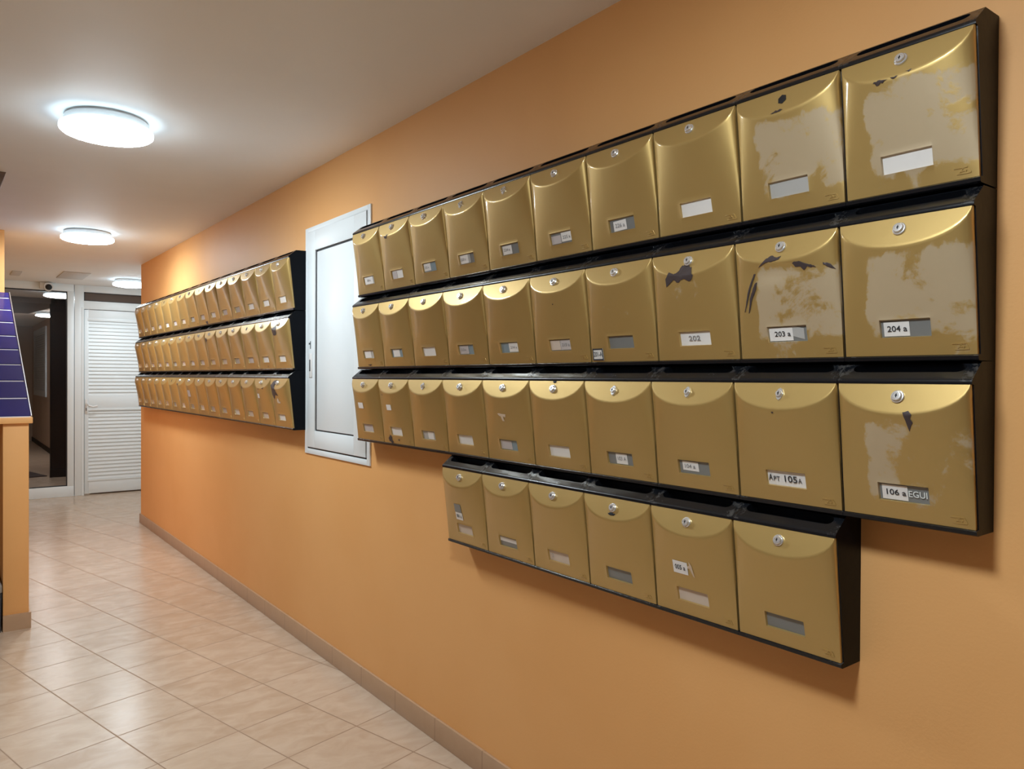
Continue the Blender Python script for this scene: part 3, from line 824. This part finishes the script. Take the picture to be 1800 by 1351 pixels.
near_stickers = {   # (u0,u1,s0,s1, material, border, text, cap height, text width)
 (2, 6): [(-.95, -.60, .858, .985, 'paper', 'ink', ('201-A', .055, .135))],
 (3, 0): [(-.42, -.02, .385, .48, 'paper', None, None)],
 (3, 1): [(-.35, -.02, .39, .475, 'paper', None, None)],
 (4, 3): [(-.34, .0, .46, .575, 'plastic_grey', None, None), (-.33, .02, .575, .675, 'paper', None, ('001 a', .05, .12))],
 (4, 7): [(-.40, -.02, .475, .595, 'paper', None, ('005 a', .048, .13))],
}
feat = {
 (1, 0): 'mostly white card', (1, 1): 'chipped flap', (1, 2): 'half white card', (1, 3): 'card left of grey', (1, 4): 'white card left of dark grey', (1, 5): 'two pale cards',
 (1, 6): 'slightly crooked white card', (1, 7): 'blank white card', (1, 8): 'missing lock and worn paint', (1, 9): 'heavily worn front',
 (2, 0): 'half white card', (2, 1): 'card on blue grey', (2, 2): 'blank white card', (2, 3): 'lilac card beside blue grey', (2, 4): 'card right of blue grey', (2, 5): 'beige and lilac cards',
 (2, 6): 'black-edged 201 - A sticker', (2, 7): 'torn hole below bent lock', (2, 8): 'dented scratched 203 a front', (2, 9): 'worn front marked 204 a',
 (3, 0): 'white square sticker', (3, 1): 'small sticker and brown stain', (3, 2): 'small white card', (3, 3): 'blank white card', (3, 4): 'torn paper scrap', (3, 5): 'crumpled shiny flap',
 (3, 6): 'card 103 A mid window', (3, 7): 'card 104 a', (3, 8): 'card Apt 105A', (3, 9): 'card 106 a beside EGUI',
 (4, 3): 'grey and white stickers', (4, 4): 'narrow white strip card', (4, 5): 'faded beige card', (4, 6): 'empty grey window', (4, 7): '005 a sticker', (4, 8): 'clean front, empty grey window'}
ROWN = ['top', 'second', 'third', 'bottom']
DOOR = {}
def plain_door(logo): 
    if logo not in DOOR: DOOR[logo] = door_mesh('door', logo=logo)
    return DOOR[logo]
SHEETS = {}
def cached_sheet(name, *a):
    k = (name,) + a
    if k not in SHEETS: SHEETS[k] = sheet(*a[:5], M[a[5]], name, None, a[6])
    return SHEETS[k]

def mailbox(yc, zrow, door, lock, cardspec, stickers, label, group, wr, width=1.0):
    rt = empty('mailbox', ((0.0), yc * U, (zrow - ZB + 5.706) * U))
    rt.scale = (1, width, 1)
    tag(rt, label, 'mailbox', group)
    link('body', BODY, rt)
    d_ = link('door', door, rt); d_['wear'] = float(wr)
    if lock: link('lock', LOCKS[lock], d_)
    win_, cards, texts = cardspec
    w_ = link('card_window', cached_sheet('card_window', a0 - .012, a1 + .012, b0 - .006, b1 + .006, -0.019, win_, 0.0), rt)
    for k_, (p0, p1, q0, q1, mt, ti_) in enumerate(cards):
        link('name_card', cached_sheet('name_card', p0, p1, q0, q1, -0.0155, mt, ti_), w_)
    if texts:
        bm = bmesh.new(); mats = []
        for (tx, cu, cs, hh_, ink, wd_) in texts:
            me = lettering(tx, cu, cs, hh_, -0.010, M[ink], wd_)
            if M[ink] not in mats: mats.append(M[ink])
            n0 = len(bm.faces); bm.from_mesh(me); bm.faces.ensure_lookup_table()
            for f in bm.faces[n0:]: f.material_index = mats.index(M[ink])
            bpy.data.meshes.remove(me)
        link('lettering', finish(bm, 'lettering', mats), w_)
    for (p0, p1, q0, q1, mt, bd, tx) in stickers:
        s_ = link('sticker', sheet(p0, p1, q0, q1, 0.004, M[mt], 'sticker', M[bd] if bd else None), rt)
        if tx: link('lettering', lettering(tx[0], (p0 + p1) / 2, (q0 + q1) / 2, tx[1], 0.0085, M['ink'], tx[2]), s_)
    return rt

diamond = {(1, 3), (1, 4), (3, 2), (3, 6), (3, 7), (3, 8)}
for r in (1, 2, 3, 4):
    for c in (range(10) if r < 4 else range(3, 9)):
        k = (r, c)
        if k in near_chips or k in dents or k == (1, 8):
            dm = door_mesh('door', near_chips.get(k, ()), dents.get(k), k == (1, 8), True, r * 31 + c)
        else: dm = plain_door(True)
        right = 9 - c if r < 4 else 8 - c
        left = c if r < 4 else c - 3
        pos = f'{ORD[right]} from right' if right <= left else f'{ORD[left]} from left'
        lab = f'gold mailbox, {feat[k]}, {pos}, {ROWN[r-1]} row of near bank'
        lk_ = None if k == (1, 8) else ('diamond' if k in diamond else 'round')
        mailbox(10 - c - 0.5, ROWZ[r - 1], dm, lk_, near_cards[k], near_stickers.get(k, ()), lab, 'gold mailboxes of the near bank', wear.get(k, 0.0))

# far bank: 15 columns, 3 rows
far_chips = {
 (2, 14): [(c01((.18, .19), (.30, .14), (.42, .13), (.50, .20), (.48, .29), (.36, .33), (.24, .30)), .02, K)],
 (3, 14): [(c01((.10, .16), (.22, .06), (.42, .03), (.32, .12), (.40, .20), (.50, .30), (.56, .36), (.40, .33), (.30, .43), (.16, .34)), .015, K), (c01((.42, .45), (.52, .40), (.55, .47), (.62, .48), (.58, .51), (.44, .51)), .01, 3)],
 (3, 13): [(c01((.62, .0), (.78, .0), (.72, .03)), .01, K), (c01((.35, .24), (.44, .215), (.42, .245)), .01, K), (c01((.62, .22), (.74, .19), (.68, .23)), .01, K)],
 (3, 12): [(c01((.12, .19), (.22, .17), (.25, .21), (.18, .26)), .012, K)],
 (2, 9): [(c01((.15, .20), (.36, .18), (.42, .23), (.20, .32)), .02, K)],
 (2, 5): [(c01((.15, .19), (.40, .19), (.28, .28)), .02, K)],
 (1, 8): [(c01((.70, .93), (.90, .92), (.88, .99), (.74, .99)), .02, K)],
 (2, 13): [(c01((.55, .94), (.58, .94), (.57, .98)), .004, K)],
 (3, 6): [(c01((.18, .18), (.40, .17), (.35, .24)), .02, K)],
}
far_stickers = {(3, 13): [(-.52, -.22, .335, .43, 'paper', None, None)], (3, 7): [(-.35, .20, .35, .53, 'paper_lilac', None, None)]}
nolock = {(1, 8), (1, 4), (2, 12), (3, 5)}
fw = ['paper', 'paper_lilac', 'paper', 'paper_beige', 'paper_lilac', 'plastic_light']
def fname(m_): return {'paper': 'white', 'paper_lilac': 'lilac', 'paper_beige': 'beige', 'plastic_light': 'cloudy', 'plastic_grey': 'grey'}[m_]
forced = {(3, 14): 'paper', (2, 14): 'paper', (1, 14): 'paper', (1, 13): 'paper', (2, 13): 'paper', (3, 13): 'paper_beige', (3, 12): 'paper_beige', (3, 11): 'paper', (1, 11): 'plastic_light'}
rn = random.Random(3)
FP = 15.45 / 15
for r in (1, 2, 3):
    for c in range(15):
        k = (r, c)
        mt = forced.get(k) or rn.choice(fw)
        dm = door_mesh('door', far_chips.get(k, ()), None, k in nolock, True, r * 57 + c) if (k in far_chips or k in nolock) else plain_door(True)
        right = 14 - c
        pos = f'{ORD[right]} from right' if right <= 7 else f'{ORD[c]} from left'
        ft = 'large paint chip under lock' if k in ((2, 14), (3, 14)) else 'small white sticker' if k == (3, 13) else 'pale square sticker' if k == (3, 7) else 'empty lock hole' if k in nolock else f'{fname(mt)} card'
        lab = f'gold mailbox, {ft}, {pos}, {ROWN[r-1] if r < 3 else "bottom"} row of far bank'
        mailbox(13.07 + (right + 0.5) * FP, ROWZ[r - 1], dm, None if k in nolock else 'round', card(mt), far_stickers.get(k, ()), lab, 'gold mailboxes of the far bank', 0.0, FP)
